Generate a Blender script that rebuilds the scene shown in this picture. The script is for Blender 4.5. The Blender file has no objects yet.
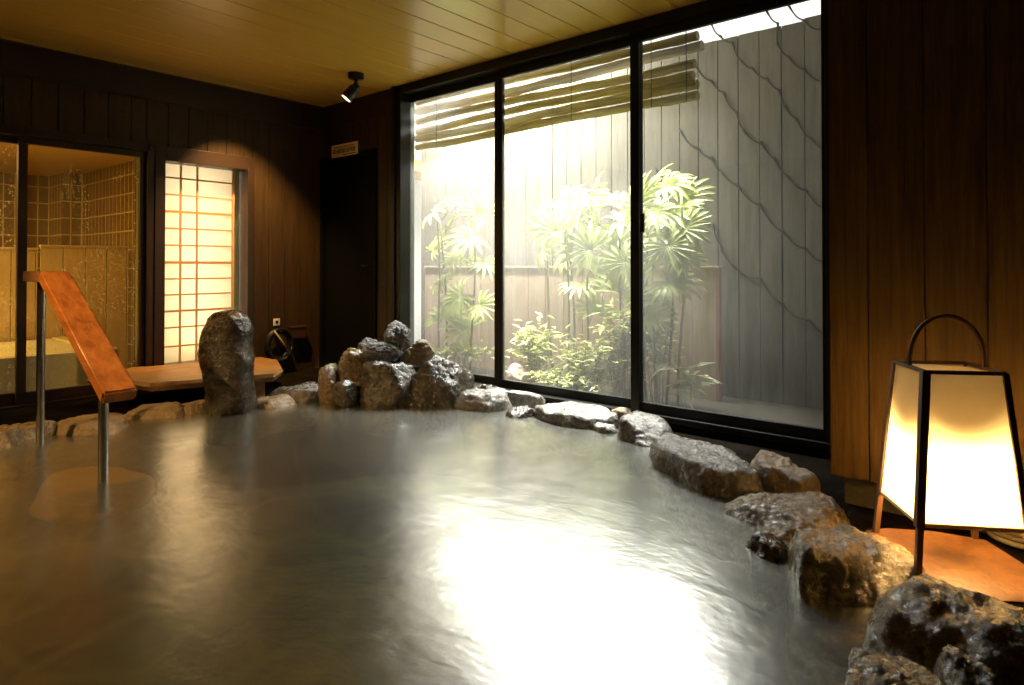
import bpy, bmesh, math, random
from mathutils import Vector, Matrix, noise as mn

# ------------------------------------------------------------------ basics
scn = bpy.context.scene
col = scn.collection
PI = math.pi
F, CX, HY = 650.0, 512.0, 266.0          # focal length, centre column and horizon row in a 1024x685 frame
EYE = 0.95
YAW = math.radians(49.57)                # view turns this far from +Y (along the window wall) towards +X
PITCH = math.radians(0.7)
RX, RY = math.cos(YAW), -math.sin(YAW)   # camera right
FX, FY = math.sin(YAW), math.cos(YAW)    # camera forward

def ray(px):
    u = (px - CX) / F
    return FX + u * RX, FY + u * RY

def onz(px, py, z):
    t = F * (EYE - z) / (py - HY)
    d = ray(px)
    return Vector((d[0] * t, d[1] * t, z))

def onx(px, py, x):
    d = ray(px); t = x / d[0]
    return Vector((x, d[1] * t, EYE - (py - HY) * t / F))

def ony(px, py, y):
    d = ray(px); t = y / d[1]
    return Vector((d[0] * t, y, EYE - (py - HY) * t / F))

def ont(px, py, t):
    d = ray(px)
    return Vector((d[0] * t, d[1] * t, EYE - (py - HY) * t / F))

def lin(r, g=None, b=None):
    if g is None: r, g, b = r
    f = lambda c: (c / 255 / 12.92) if c / 255 <= 0.04045 else ((c / 255 + 0.055) / 1.055) ** 2.4
    return (f(r), f(g), f(b), 1.0)

# ------------------------------------------------------------------ mesh builder
class MB:
    def __init__(s): s.bm = bmesh.new()
    def box(s, a, b, bev=0.0, M=None):
        a = Vector(a); b = Vector(b)
        lo = Vector((min(a[i], b[i]) for i in range(3))); hi = Vector((max(a[i], b[i]) for i in range(3)))
        t = bmesh.new()
        bmesh.ops.create_cube(t, size=1)
        for v in t.verts:
            v.co = Vector(((v.co[i] + 0.5) * (hi[i] - lo[i]) + lo[i] for i in range(3)))
        if bev > 0:
            bmesh.ops.bevel(t, geom=t.edges[:], offset=bev, segments=2, affect='EDGES', profile=0.6)
        s.merge(t, M)
        return s
    def merge(s, t, M=None):
        if M is not None: bmesh.ops.transform(t, matrix=M, verts=t.verts[:])
        me = bpy.data.meshes.new('tmp'); t.to_mesh(me); t.free()
        s.bm.from_mesh(me); bpy.data.meshes.remove(me)
    def tube(s, pts, r, n=10, closed=False):
        pts = [Vector(p) for p in pts]
        rad = r if isinstance(r, (list, tuple)) else [r] * len(pts)
        rings = []
        N = len(pts)
        up = None
        for i, p in enumerate(pts):
            if closed: d = pts[(i + 1) % N] - pts[i - 1]
            else: d = pts[min(i + 1, N - 1)] - pts[max(i - 1, 0)]
            d.normalize()
            if up is None:
                up = Vector((0, 0, 1)) if abs(d.z) < 0.9 else Vector((1, 0, 0))
            a = d.cross(up).normalized(); b = a.cross(d).normalized(); up = b
            rings.append([s.bm.verts.new(p + (a * math.cos(2 * PI * k / n) + b * math.sin(2 * PI * k / n)) * rad[i]) for k in range(n)])
        M = N if closed else N - 1
        for i in range(M):
            A = rings[i]; B = rings[(i + 1) % N]
            for k in range(n):
                s.bm.faces.new((A[k], A[(k + 1) % n], B[(k + 1) % n], B[k]))
        if not closed:
            s.bm.faces.new(rings[0][::-1]); s.bm.faces.new(rings[-1])
        return s
    def prism(s, pts, z0, z1):
        lo = [s.bm.verts.new((p[0], p[1], z0)) for p in pts]
        hi = [s.bm.verts.new((p[0], p[1], z1)) for p in pts]
        n = len(pts)
        s.bm.faces.new(lo[::-1]); s.bm.faces.new(hi)
        for i in range(n): s.bm.faces.new((lo[i], lo[(i + 1) % n], hi[(i + 1) % n], hi[i]))
        return s
    def face(s, pts):
        s.bm.faces.new([s.bm.verts.new(p) for p in pts]); return s
    def build(s, name, m, parent=None, smooth=False, auto=None, recalc=True):
        if recalc: bmesh.ops.recalc_face_normals(s.bm, faces=s.bm.faces[:])
        me = bpy.data.meshes.new(name); s.bm.to_mesh(me); s.bm.free()
        o = bpy.data.objects.new(name, me); col.objects.link(o)
        if m is not None: me.materials.append(m)
        if smooth:
            for p in me.polygons: p.use_smooth = True
        if auto is not None:
            for p in me.polygons: p.use_smooth = True
            me.set_sharp_from_angle(angle=math.radians(auto))
        if parent is not None:
            o.parent = parent
            o.matrix_parent_inverse = Matrix.Translation(-parent.location)
        return o

def tag(o, label=None, cat=None, group=None, kind=None):
    if label: o['label'] = label
    if cat: o['category'] = cat
    if group: o['group'] = group
    if kind: o['kind'] = kind
    return o

def empty(name, loc=(0, 0, 0)):
    o = bpy.data.objects.new(name, None); col.objects.link(o)
    o.location = loc; o.empty_display_size = 0.1
    return o

def struct(o, label=None):
    o['kind'] = 'structure'
    if label: o['label'] = label
    return o

# ------------------------------------------------------------------ materials
class NT:
    def __init__(s, name):
        s.m = bpy.data.materials.new(name); s.m.use_nodes = True
        s.t = s.m.node_tree; s.n = s.t.nodes; s.l = s.t.links
        s.out = [x for x in s.n if x.type == 'OUTPUT_MATERIAL'][0]
        s.b = [x for x in s.n if x.type == 'BSDF_PRINCIPLED'][0]
    def add(s, kind, **kw):
        x = s.n.new(kind)
        for k, v in kw.items(): setattr(x, k, v)
        return x
    def link(s, a, b): s.l.new(a, b)
    def coord(s, scale=(1, 1, 1), rot=(0, 0, 0), kind='Object'):
        c = s.add('ShaderNodeTexCoord'); m = s.add('ShaderNodeMapping')
        m.inputs['Scale'].default_value = scale; m.inputs['Rotation'].default_value = rot
        s.link(c.outputs[kind], m.inputs[0]); return m.outputs[0]
    def noise(s, vec, scale, detail=4, rough=0.55, dist=0.0):
        x = s.add('ShaderNodeTexNoise'); s.link(vec, x.inputs['Vector'])
        x.inputs['Scale'].default_value = scale; x.inputs['Detail'].default_value = detail
        x.inputs['Roughness'].default_value = rough; x.inputs['Distortion'].default_value = dist
        return x.outputs['Fac']
    def ramp(s, fac, stops):
        x = s.add('ShaderNodeValToRGB'); s.link(fac, x.inputs[0])
        e = x.color_ramp.elements
        while len(e) < len(stops): e.new(0.5)
        for i, (p, c) in enumerate(stops):
            e[i].position = p; e[i].color = c if len(c) == 4 else (*c, 1)
        return x.outputs[0]
    def mapr(s, fac, a, b, c, d):
        x = s.add('ShaderNodeMapRange'); s.link(fac, x.inputs[0])
        for i, v in enumerate((a, b, c, d)): x.inputs[i + 1].default_value = v
        return x.outputs[0]
    def math(s, op, a, b):
        x = s.add('ShaderNodeMath', operation=op)
        for i, v in enumerate((a, b)):
            if isinstance(v, (int, float)): x.inputs[i].default_value = v
            else: s.link(v, x.inputs[i])
        return x.outputs[0]
    def bump(s, h, strength, dist=0.01, normal=None):
        x = s.add('ShaderNodeBump'); s.link(h, x.inputs['Height'])
        x.inputs['Strength'].default_value = strength; x.inputs['Distance'].default_value = dist
        if normal is not None: s.link(normal, x.inputs['Normal'])
        return x.outputs[0]
    def facing(s, base, top, power, normal=None):
        lw = s.add('ShaderNodeLayerWeight'); lw.inputs['Blend'].default_value = 0.5
        if normal is not None: s.link(normal, lw.inputs['Normal'])
        return s.math('ADD', s.math('MULTIPLY', s.math('POWER', lw.outputs['Facing'], power), top), base)
    def set(s, **kw):
        for k, v in kw.items():
            i = s.b.inputs[k.replace('_', ' ')]
            if hasattr(v, 'node'): s.link(v, i)
            else: i.default_value = v

def g(v): return (v, v, v, 1)

def wood(name, c0, c1, scale, rough=0.5, bump=0.15, spec=0.4, coat=0.0):
    """grain runs along the axis whose scale is smallest"""
    n = NT(name); v = n.coord(scale)
    a = n.noise(v, 3.0, 6, 0.6, 0.6)
    b = n.noise(v, 14.0, 3, 0.6)
    f = n.math('ADD', n.math('MULTIPLY', a, 0.7), n.math('MULTIPLY', b, 0.3))
    n.set(Base_Color=n.ramp(f, [(0.3, c0), (0.72, c1)]), Roughness=rough, Normal=n.bump(f, bump, 0.01))
    n.b.inputs['Specular IOR Level'].default_value = spec
    n.b.inputs['Coat Weight'].default_value = coat
    n.b.inputs['Coat Roughness'].default_value = 0.18
    return n.m

def plain(name, c, rough=0.5, metal=0.0, spec=0.5):
    n = NT(name); v = n.coord()
    f = n.noise(v, 40, 3)
    c2 = tuple(x * 0.82 for x in c[:3]) + (1,)
    n.set(Base_Color=n.ramp(f, [(0.3, c2), (0.7, c)]), Roughness=n.mapr(f, 0, 1, max(rough - 0.06, 0.02), rough + 0.06), Metallic=metal)
    n.b.inputs['Specular IOR Level'].default_value = spec
    return n.m

M = {}
M['panel'] = wood('dark_board', (0.02, 0.0105, 0.003, 1), (0.058, 0.032, 0.009, 1), (14, 14, 0.9), 0.5, 0.25, 0.3)
M['panel_right'] = wood('cedar_board', (0.035, 0.02, 0.0055, 1), (0.125, 0.078, 0.023, 1), (16, 16, 0.7), 0.65, 0.25, 0.15)
M['beam'] = wood('dark_beam', (0.02, 0.011, 0.006, 1), (0.04, 0.022, 0.011, 1), (1, 14, 14), 0.5, 0.2, 0.3)
M['ceiling'] = wood('ceiling_board', (0.64, 0.385, 0.07, 1), (0.72, 0.45, 0.09, 1), (0.5, 9, 9), 0.32, 0.03, 0.5, 0.4)
M['frame'] = plain('dark_bronze_frame', (0.008, 0.0075, 0.006, 1), 0.4, 0.0, 0.25)
M['frame_left'] = plain('brown_frame', (0.035, 0.018, 0.010, 1), 0.4, 0.3)
M['black'] = plain('black_paint', (0.003, 0.003, 0.003, 1), 0.6, 0.0, 0.1)
M['black_metal'] = plain('black_metal', (0.01, 0.01, 0.01, 1), 0.35, 0.3)
M['steel'] = plain('steel_post', (0.55, 0.52, 0.47, 1), 0.22, 1.0)
M['rail'] = wood('orange_rail_wood', (0.20, 0.055, 0.012, 1), (0.55, 0.20, 0.045, 1), (7, 0.6, 7), 0.35, 0.2, 0.4, 0.2)
M['rail_end'] = wood('rail_end_grain', (0.10, 0.045, 0.016, 1), (0.24, 0.12, 0.045, 1), (10, 1.5, 10), 0.6, 0.2)
M['bench'] = wood('bench_wood', (0.10, 0.045, 0.012, 1), (0.40, 0.21, 0.06, 1), (1.0, 7, 7), 0.5, 0.6, 0.4)
M['lamp_wood'] = wood('lamp_frame_wood', (0.06, 0.026, 0.010, 1), (0.13, 0.06, 0.022, 1), (20, 20, 1.5), 0.5, 0.2)
M['fence'] = wood('weathered_fence', (0.12, 0.11, 0.092, 1), (0.20, 0.185, 0.155, 1), (9, 9, 0.8), 0.7, 0.2, 0.2)
M['screen'] = wood('pinkish_screen_board', (0.40, 0.30, 0.22, 1), (0.56, 0.43, 0.33, 1), (9, 9, 0.8), 0.7, 0.2, 0.2)
M['partition'] = wood('cypress_board', (0.50, 0.37, 0.18, 1), (0.68, 0.53, 0.29, 1), (9, 9, 0.8), 0.6, 0.12, 0.3)
M['slab'] = wood('orange_slab', (0.07, 0.028, 0.008, 1), (0.20, 0.085, 0.024, 1), (5, 5, 5), 0.5, 0.6, 0.4)
M['white_wall'] = plain('pale_plaster', (0.85, 0.85, 0.82, 1), 0.8)
M['plate'] = plain('white_plastic', (0.75, 0.72, 0.62, 1), 0.5)
M['sign'] = plain('cream_sign_plate', (0.92, 0.80, 0.48, 1), 0.5)
M['sign_text'] = plain('sign_letter_brown', (0.10, 0.03, 0.015, 1), 0.6)
M['sign_green'] = plain('sign_stripe_green', (0.22, 0.28, 0.04, 1), 0.6)
M['sign_yellow'] = plain('sign_letter_yellow', (0.35, 0.22, 0.03, 1), 0.6)
M['hose'] = plain('hose_rubber', (0.012, 0.011, 0.010, 1), 0.35)
M['pale_hose'] = plain('pale_hose_rubber', (0.42, 0.36, 0.22, 1), 0.45)
M['redbox'] = plain('dark_red_box', (0.05, 0.015, 0.01, 1), 0.5)
M['soil'] = plain('garden_soil', (0.045, 0.035, 0.02, 1), 0.9)
M['cord'] = plain('cord_and_shadow_line', (0.05, 0.042, 0.032, 1), 0.8)  # blind cords, and the shadow lines built as tubes on the fence
M['cane'] = plain('palm_cane', (0.26, 0.24, 0.09, 1), 0.6)
M['bamboo'] = None

def bamboo_mat():
    n = NT('split_bamboo'); v = n.coord((12, 0.7, 12))
    f = n.noise(v, 5, 5, 0.6, 0.4)
    c = n.ramp(f, [(0.3, (0.20, 0.165, 0.06, 1)), (0.7, (0.46, 0.39, 0.16, 1))])
    n.set(Base_Color=c, Roughness=0.45, Normal=n.bump(f, 0.2, 0.005))
    tr = n.add('ShaderNodeBsdfTranslucent'); n.link(c, tr.inputs[0])
    mx = n.add('ShaderNodeMixShader'); mx.inputs[0].default_value = 0.35
    n.link(n.b.outputs[0], mx.inputs[1]); n.link(tr.outputs[0], mx.inputs[2]); n.link(mx.outputs[0], n.out.inputs[0])
    return n.m
M['bamboo'] = bamboo_mat()

def leaf_mat(name, c0, c1, trans):
    n = NT(name); v = n.coord()
    f = n.noise(v, 3, 3)
    c = n.ramp(f, [(0.3, c0), (0.7, c1)])
    n.set(Base_Color=c, Roughness=0.45)
    tr = n.add('ShaderNodeBsdfTranslucent'); n.link(c, tr.inputs[0])
    mx = n.add('ShaderNodeMixShader'); mx.inputs[0].default_value = trans
    n.link(n.b.outputs[0], mx.inputs[1]); n.link(tr.outputs[0], mx.inputs[2])
    n.link(mx.outputs[0], n.out.inputs[0])
    return n.m
M['palm'] = leaf_mat('palm_leaf', (0.36, 0.42, 0.11, 1), (0.54, 0.60, 0.22, 1), 0.4)
M['shrub'] = leaf_mat('shrub_leaf', (0.38, 0.42, 0.12, 1), (0.58, 0.60, 0.24, 1), 0.4)
M['hosta'] = leaf_mat('pale_broad_leaf', (0.42, 0.48, 0.26, 1), (0.62, 0.66, 0.42, 1), 0.35)

def rock_mat(name, c0, c1, c2, rough=(0.16, 0.42), bump=0.6, scale=1.0, spec=0.9):
    n = NT(name); v = n.coord((scale,) * 3)
    a = n.noise(v, 5, 6, 0.6, 0.3)
    b = n.noise(v, 34, 8, 0.7)
    vo = n.add('ShaderNodeTexVoronoi'); n.link(v, vo.inputs['Vector']); vo.inputs['Scale'].default_value = 42
    h = n.math('ADD', n.math('MULTIPLY', b, 0.75), n.math('MULTIPLY', vo.outputs['Distance'], 0.35))
    f = n.math('ADD', n.math('MULTIPLY', a, 0.65), n.math('MULTIPLY', b, 0.35))
    n.set(Base_Color=n.ramp(f, [(0.32, c0), (0.5, c1), (0.68, c2)]), Roughness=n.mapr(b, 0.3, 0.7, rough[0], rough[1]),
          Normal=n.bump(h, bump, 0.022, n.bump(a, 0.5, 0.05)))
    n.b.inputs['Specular IOR Level'].default_value = spec
    return n.m
M['rock_grey'] = rock_mat('wet_grey_rock', (0.05, 0.045, 0.038, 1), (0.13, 0.12, 0.105, 1), (0.24, 0.22, 0.19, 1))
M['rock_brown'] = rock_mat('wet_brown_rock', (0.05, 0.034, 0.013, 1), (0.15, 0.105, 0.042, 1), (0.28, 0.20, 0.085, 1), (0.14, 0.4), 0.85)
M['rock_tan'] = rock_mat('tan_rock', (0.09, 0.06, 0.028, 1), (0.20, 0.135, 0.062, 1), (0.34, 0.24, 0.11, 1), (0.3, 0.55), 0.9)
M['rock_orange'] = rock_mat('orange_step_stone', (0.52, 0.21, 0.03, 1), (0.62, 0.27, 0.045, 1), (0.70, 0.34, 0.07, 1), (0.5, 0.7), 0.3)
M['rock_dark'] = rock_mat('dark_basalt', (0.014, 0.011, 0.007, 1), (0.032, 0.025, 0.016, 1), (0.06, 0.047, 0.03, 1), (0.16, 0.4), 0.45)
M['rock_lava'] = rock_mat('pitted_lava_rock', (0.03, 0.027, 0.024, 1), (0.10, 0.095, 0.085, 1), (0.22, 0.21, 0.19, 1), (0.35, 0.6), 1.0, 1.6)
M['rock_standing'] = rock_mat('standing_stone', (0.010, 0.007, 0.004, 1), (0.026, 0.019, 0.010, 1), (0.075, 0.045, 0.018, 1), (0.14, 0.34), 0.4, 1.3)
M['rock_pink'] = rock_mat('pinkish_boulder', (0.36, 0.25, 0.17, 1), (0.46, 0.33, 0.23, 1), (0.56, 0.42, 0.30, 1), (0.6, 0.8), 0.4)
M['base_stone'] = rock_mat('stone_footing', (0.04, 0.034, 0.02, 1), (0.08, 0.068, 0.04, 1), (0.12, 0.10, 0.06, 1), (0.5, 0.7), 0.5)
M['floor'] = rock_mat('dark_floor_stone', (0.006, 0.005, 0.004, 1), (0.010, 0.008, 0.006, 1), (0.016, 0.013, 0.010, 1), (0.6, 0.8), 0.4, 1.0, 0.0)

def paving_mat():
    n = NT('pool_paving'); v = n.coord()
    dn = n.add('ShaderNodeTexNoise'); n.link(v, dn.inputs['Vector']); dn.inputs['Scale'].default_value = 2.5
    mx = n.add('ShaderNodeMix', data_type='VECTOR'); mx.inputs[0].default_value = 0.12
    n.link(v, mx.inputs[4]); n.link(dn.outputs['Color'], mx.inputs[5])
    vo = n.add('ShaderNodeTexVoronoi', feature='DISTANCE_TO_EDGE'); n.link(mx.outputs[1], vo.inputs['Vector']); vo.inputs['Scale'].default_value = 2.6
    f = n.noise(v, 6, 5)
    stone = n.ramp(f, [(0.3, (0.07, 0.075, 0.045, 1)), (0.7, (0.13, 0.13, 0.075, 1))])
    joint = n.ramp(vo.outputs['Distance'], [(0.03, g(1)), (0.09, g(0))])
    m2 = n.add('ShaderNodeMix', data_type='RGBA'); n.link(joint, m2.inputs[0]); n.link(stone, m2.inputs[6])
    m2.inputs[7].default_value = (0.16, 0.155, 0.085, 1)
    n.set(Base_Color=m2.outputs[2], Roughness=0.8)
    return n.m
M['paving'] = paving_mat()

def water_mat():
    n = NT('onsen_water')
    v = n.coord((1, 1, 1))
    # slow swell stretched along the window plus fine ripples
    a = n.noise(n.coord((3.0, 2.0, 1), (0, 0, math.radians(20))), 2.2, 3, 0.5, 0.5)
    b = n.noise(n.coord((1.6, 1.0, 1), (0, 0, math.radians(-35))), 26, 3, 0.6)
    h = n.math('ADD', n.math('MULTIPLY', a, 0.5), n.math('MULTIPLY', b, 0.16))
    nm = n.bump(h, 0.11, 0.05)
    tint = n.add('ShaderNodeBsdfTransparent'); tint.inputs[0].default_value = (0.46, 0.46, 0.31, 1)
    milk = n.add('ShaderNodeBsdfDiffuse'); milk.inputs[0].default_value = (0.46, 0.46, 0.33, 1)
    cl = n.noise(v, 1.4, 5, 0.6, 0.8)
    body = n.add('ShaderNodeMixShader'); n.link(n.mapr(cl, 0.3, 0.8, 0.06, 0.15), body.inputs[0])
    n.link(tint.outputs[0], body.inputs[1]); n.link(milk.outputs[0], body.inputs[2])
    gl = n.add('ShaderNodeBsdfGlossy', distribution='BECKMANN'); gl.inputs[0].default_value = (0.95, 0.95, 0.93, 1)
    gl.inputs['Roughness'].default_value = 0.265
    n.link(nm, gl.inputs['Normal'])
    mx = n.add('ShaderNodeMixShader'); film = n.mapr(n.noise(n.coord((1.0, 1.7, 1), (0, 0, math.radians(-40))), 3.6, 6, 0.7, 0.6), 0.3, 0.7, 0.70, 1.12)
    n.link(n.math('MULTIPLY', n.facing(0.03, 0.86, 1.6), film), mx.inputs[0])
    g2 = n.add('ShaderNodeBsdfGlossy', distribution='GGX'); g2.inputs[0].default_value = (0.95, 0.95, 0.93, 1)
    g2.inputs['Roughness'].default_value = 0.265; n.link(nm, g2.inputs['Normal'])
    gm = n.add('ShaderNodeMixShader'); gm.inputs[0].default_value = 0.5
    n.link(gl.outputs[0], gm.inputs[1]); n.link(g2.outputs[0], gm.inputs[2])
    n.link(body.outputs[0], mx.inputs[1]); n.link(gm.outputs[0], mx.inputs[2])
    n.link(mx.outputs[0], n.out.inputs[0])
    n.n.remove(n.b)
    return n.m
M['water'] = water_mat()

def bath_water_mat():
    n = NT('steaming_bath_water'); v = n.coord()
    f = n.noise(v, 3, 4)
    n.set(Base_Color=n.ramp(f, [(0.3, (0.50, 0.52, 0.38, 1)), (0.7, (0.62, 0.64, 0.50, 1))]), Roughness=0.35)
    return n.m
M['bath_water'] = bath_water_mat()

def glass_mat(name, fog, drops=0.0):
    n = NT(name); n.n.remove(n.b)
    tr = n.add('ShaderNodeBsdfTransparent'); tr.inputs[0].default_value = (0.96, 0.97, 0.95, 1)
    gl = n.add('ShaderNodeBsdfGlossy'); gl.inputs['Roughness'].default_value = 0.02
    tl = n.add('ShaderNodeBsdfTranslucent'); tl.inputs[0].default_value = (0.9, 0.9, 0.86, 1)
    f = n.noise(n.coord((1, 9, 0.6)), 2.2, 4, 0.6, 0.4)
    cl = n.noise(n.coord((1, 1, 1)), 1.3, 3, 0.5)
    fac = n.math('MULTIPLY', n.mapr(f, 0.25, 0.8, fog * 0.55, fog * 1.25), n.mapr(cl, 0.3, 0.7, 0.7, 1.3))
    if drops > 0:
        vo = n.add('ShaderNodeTexVoronoi'); n.link(n.coord(), vo.inputs['Vector']); vo.inputs['Scale'].default_value = 55
        d = n.ramp(vo.outputs['Distance'], [(0.18, g(1)), (0.28, g(0))])
        msk = n.mapr(n.noise(n.coord((1.2, 1, 1)), 2.4, 2), 0.48, 0.58, 0, drops)
        fac = n.math('ADD', fac, n.math('MULTIPLY', d, msk))
    m1 = n.add('ShaderNodeMixShader'); n.link(fac, m1.inputs[0])
    n.link(tr.outputs[0], m1.inputs[1]); n.link(tl.outputs[0], m1.inputs[2])
    m2 = n.add('ShaderNodeMixShader'); n.link(n.facing(0.02, 0.5, 6.0), m2.inputs[0])
    n.link(m1.outputs[0], m2.inputs[1]); n.link(gl.outputs[0], m2.inputs[2])
    n.link(m2.outputs[0], n.out.inputs[0])
    return n.m
M['glass'] = glass_mat('misted_window_glass', 0.04)
M['glass_door'] = glass_mat('wet_door_glass', 0.025, 0.35)
M['glass_clear'] = glass_mat('clear_window_glass', 0.02)

def paper_mat(name, c, trans=0.75):
    n = NT(name); v = n.coord()
    f = n.noise(v, 30, 6, 0.7)
    cc = n.ramp(f, [(0.2, tuple(x * 0.93 for x in c[:3]) + (1,)), (0.8, c)])
    d = n.add('ShaderNodeBsdfDiffuse'); t = n.add('ShaderNodeBsdfTranslucent')
    n.link(cc, d.inputs[0]); n.link(cc, t.inputs[0])
    mx = n.add('ShaderNodeMixShader'); mx.inputs[0].default_value = trans
    n.link(d.outputs[0], mx.inputs[1]); n.link(t.outputs[0], mx.inputs[2]); n.link(mx.outputs[0], n.out.inputs[0])
    n.n.remove(n.b)
    return n.m
M['paper'] = paper_mat('lantern_paper', (0.86, 0.78, 0.56, 1), 0.7)
M['shoji'] = paper_mat('shoji_paper', (0.88, 0.82, 0.70, 1), 0.75)

def tile_mat():
    n = NT('brown_bath_tile')
    br = n.add('ShaderNodeTexBrick', offset=0.0, squash=1.0)
    # one brick map on the wall's own running direction and height
    c = n.add('ShaderNodeTexCoord'); sx = n.add('ShaderNodeSeparateXYZ'); n.link(c.outputs['Object'], sx.inputs[0])
    cb = n.add('ShaderNodeCombineXYZ'); n.link(n.math('ADD', sx.outputs[0], sx.outputs[1]), cb.inputs[0]); n.link(sx.outputs[2], cb.inputs[1])
    n.link(cb.outputs[0], br.inputs['Vector'])
    br.inputs['Color1'].default_value = (0.15, 0.095, 0.035, 1); br.inputs['Color2'].default_value = (0.20, 0.13, 0.05, 1)
    br.inputs['Mortar'].default_value = (0.62, 0.50, 0.24, 1)
    br.inputs['Scale'].default_value = 1.0; br.inputs['Mortar Size'].default_value = 0.007
    br.inputs['Brick Width'].default_value = 0.105; br.inputs['Row Height'].default_value = 0.185
    br.inputs['Mortar Smooth'].default_value = 0.2
    n.set(Base_Color=br.outputs['Color'], Roughness=0.3)
    return n.m
M['tile'] = tile_mat()
M['tub_tile'] = plain('tub_wall', (0.52, 0.47, 0.28, 1), 0.5)
M['niche'] = plain('niche_paint', (0.14, 0.15, 0.07, 1), 0.7)
M['bath_ceiling'] = plain('bath_ceiling_paint', (0.66, 0.43, 0.12, 1), 0.7)

def emit(name, c, s):
    n = NT(name); n.n.remove(n.b)
    e = n.add('ShaderNodeEmission'); e.inputs[0].default_value = c; e.inputs[1].default_value = s
    n.link(e.outputs[0], n.out.inputs[0]); return n.m
M['bulb'] = emit('lit_bulb', (1.0, 0.72, 0.36, 1), 30)
M['lens'] = emit('lit_spot_lens', (1.0, 0.80, 0.5, 1), 4)

# ------------------------------------------------------------------ room dimensions
WX = 3.39            # window wall
DY = 5.18            # back wall
CZ = 2.40            # ceiling
XL, YN = -2.3, -1.6  # unseen left wall and near wall
ZW = 0.045           # water level
FLZ = 0.03           # paved floor round the pool
TH = 0.16

def yw(px, x=WX): return onx(px, 300, x).y
def xb(px, y=DY): return ony(px, 300, y).x

def boards_y(mb, x0, x1, ya, yb, za, zb, w, gap=0.004):
    """vertical boards of width w on a wall running along Y (faces x0..x1)"""
    y = ya
    while y < yb - 1e-4:
        e = min(y + w, yb)
        mb.box((x0, y + gap / 2, za), (x1, e - gap / 2, zb), 0.002); y = e

def boards_x(mb, y0, y1, xa, xc, za, zb, w, gap=0.004):
    x = xa
    while x < xc - 1e-4:
        e = min(x + w, xc)
        mb.box((x + gap / 2, y0, za), (e - gap / 2, y1, zb), 0.002); x = e

# window opening
WY0, WY1 = yw(838), yw(396)     # near and far end of the window
WZ0, WZ1 = 0.06, CZ             # sill height and head (frame runs up to the ceiling)
# window wall around the opening
D2Y0, D2Y1 = yw(377), yw(321)   # black door beside the corner
mb = MB()
boards_y(mb, WX, WX + 0.03, WY1, D2Y0, -0.1, CZ, 0.115)
boards_y(mb, WX, WX + 0.03, D2Y0, D2Y1, 1.93, CZ, 0.115)
boards_y(mb, WX, WX + 0.03, D2Y1, DY, -0.1, CZ, 0.115)
mb.box((WX + 0.025, WY1, -0.6), (WX + TH, D2Y0, CZ))
mb.box((WX + 0.06, D2Y0, -0.6), (WX + TH, D2Y1, CZ))
mb.box((WX + 0.025, D2Y1, -0.6), (WX + TH, DY + 0.0, CZ))
struct(mb.build('wall_right', M['panel']))
mb = MB()
mb.box((WX - 0.03, YN, -0.6), (WX + TH, WY1, WZ0 - 0.005), 0.004)
struct(mb.build('wall_right_lower', M['black']))
mb = MB()
mb.box((WX + 0.02, YN, WZ0), (WX + TH, WY0, CZ))
struct(mb.build('wall_right_near', M['panel']))

# projecting boarded wall by the lantern, on a stone footing
PX = 2.70; PY = yw(829.5, PX)
mb = MB()
mb.box((PX + 0.02, YN, 0.155), (WX - 0.035, PY - 0.004, CZ))
boards_y(mb, PX, PX + 0.022, YN, PY, 0.15, CZ, 0.18)
mb.box((PX + 0.001, PY - 0.006, 0.151), (WX - 0.04, PY, CZ))
struct(mb.build('wall_projecting', M['panel_right']))
mb = MB()
mb.box((PX + 0.07, YN, -0.3), (WX - 0.04, PY - 0.03, 0.154), 0.01)
struct(mb.build('wall_footing', M['base_stone']))

# back wall: door_1 (two glass leaves) and window_2 (shoji window)
DX0, DX1 = xb(-60), xb(146)
SX0, SX1 = xb(152), xb(252)
DZ1 = 1.80
mb = MB()
boards_x(mb, DY, DY + 0.03, XL, DX0, -0.1, 2.19, 0.15)
boards_x(mb, DY, DY + 0.03, DX0, DX1, DZ1 + 0.06, 2.19, 0.15)
boards_x(mb, DY, DY + 0.03, DX1, SX1, DZ1 + 0.055, 2.19, 0.15)
boards_x(mb, DY, DY + 0.03, SX1, WX, -0.1, 2.19, 0.15)
mb.box((XL, DY + 0.025, -0.6), (DX0, DY + TH, CZ))
mb.box((DX0, DY + 0.025, DZ1 + 0.06), (SX1, DY + TH, CZ))
mb.box((DX0, DY - 0.01, -0.6), (DX1, DY + TH, 0.03))
mb.box((DX1, DY + 0.0, -0.6), (SX1, DY + TH, 0.13))
mb.box((SX1, DY + 0.025, -0.6), (WX + TH, DY + TH, CZ))
struct(mb.build('wall_back', M['panel']))
# header beam below the ceiling on both walls
mb = MB()
mb.box((XL, DY - 0.02, 2.19), (WX, DY + 0.03, CZ - 0.008), 0.003)
mb.box((XL, DY - 0.012, 2.183), (WX, DY, 2.19))
struct(mb.build('trim_1', M['beam']))
mb = MB()
mb.box((WX - 0.012, WY1 + 0.03, 2.19), (WX + 0.0, DY - 0.02, CZ - 0.008), 0.003)
struct(mb.build('trim_2', M['beam']))
mb = MB()
mb.box((XL, DY - 0.03, CZ - 0.01), (WX, DY, CZ), 0.002)
struct(mb.build('trim_3', M['panel_right']))
# unseen walls
mb = MB(); mb.box((XL - TH, YN, -0.6), (XL, DY + TH, CZ)); struct(mb.build('wall_left', M['panel']))
mb = MB(); mb.box((XL - TH, YN - TH, -0.6), (WX + TH, YN, CZ)); struct(mb.build('wall_near', M['panel']))

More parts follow.
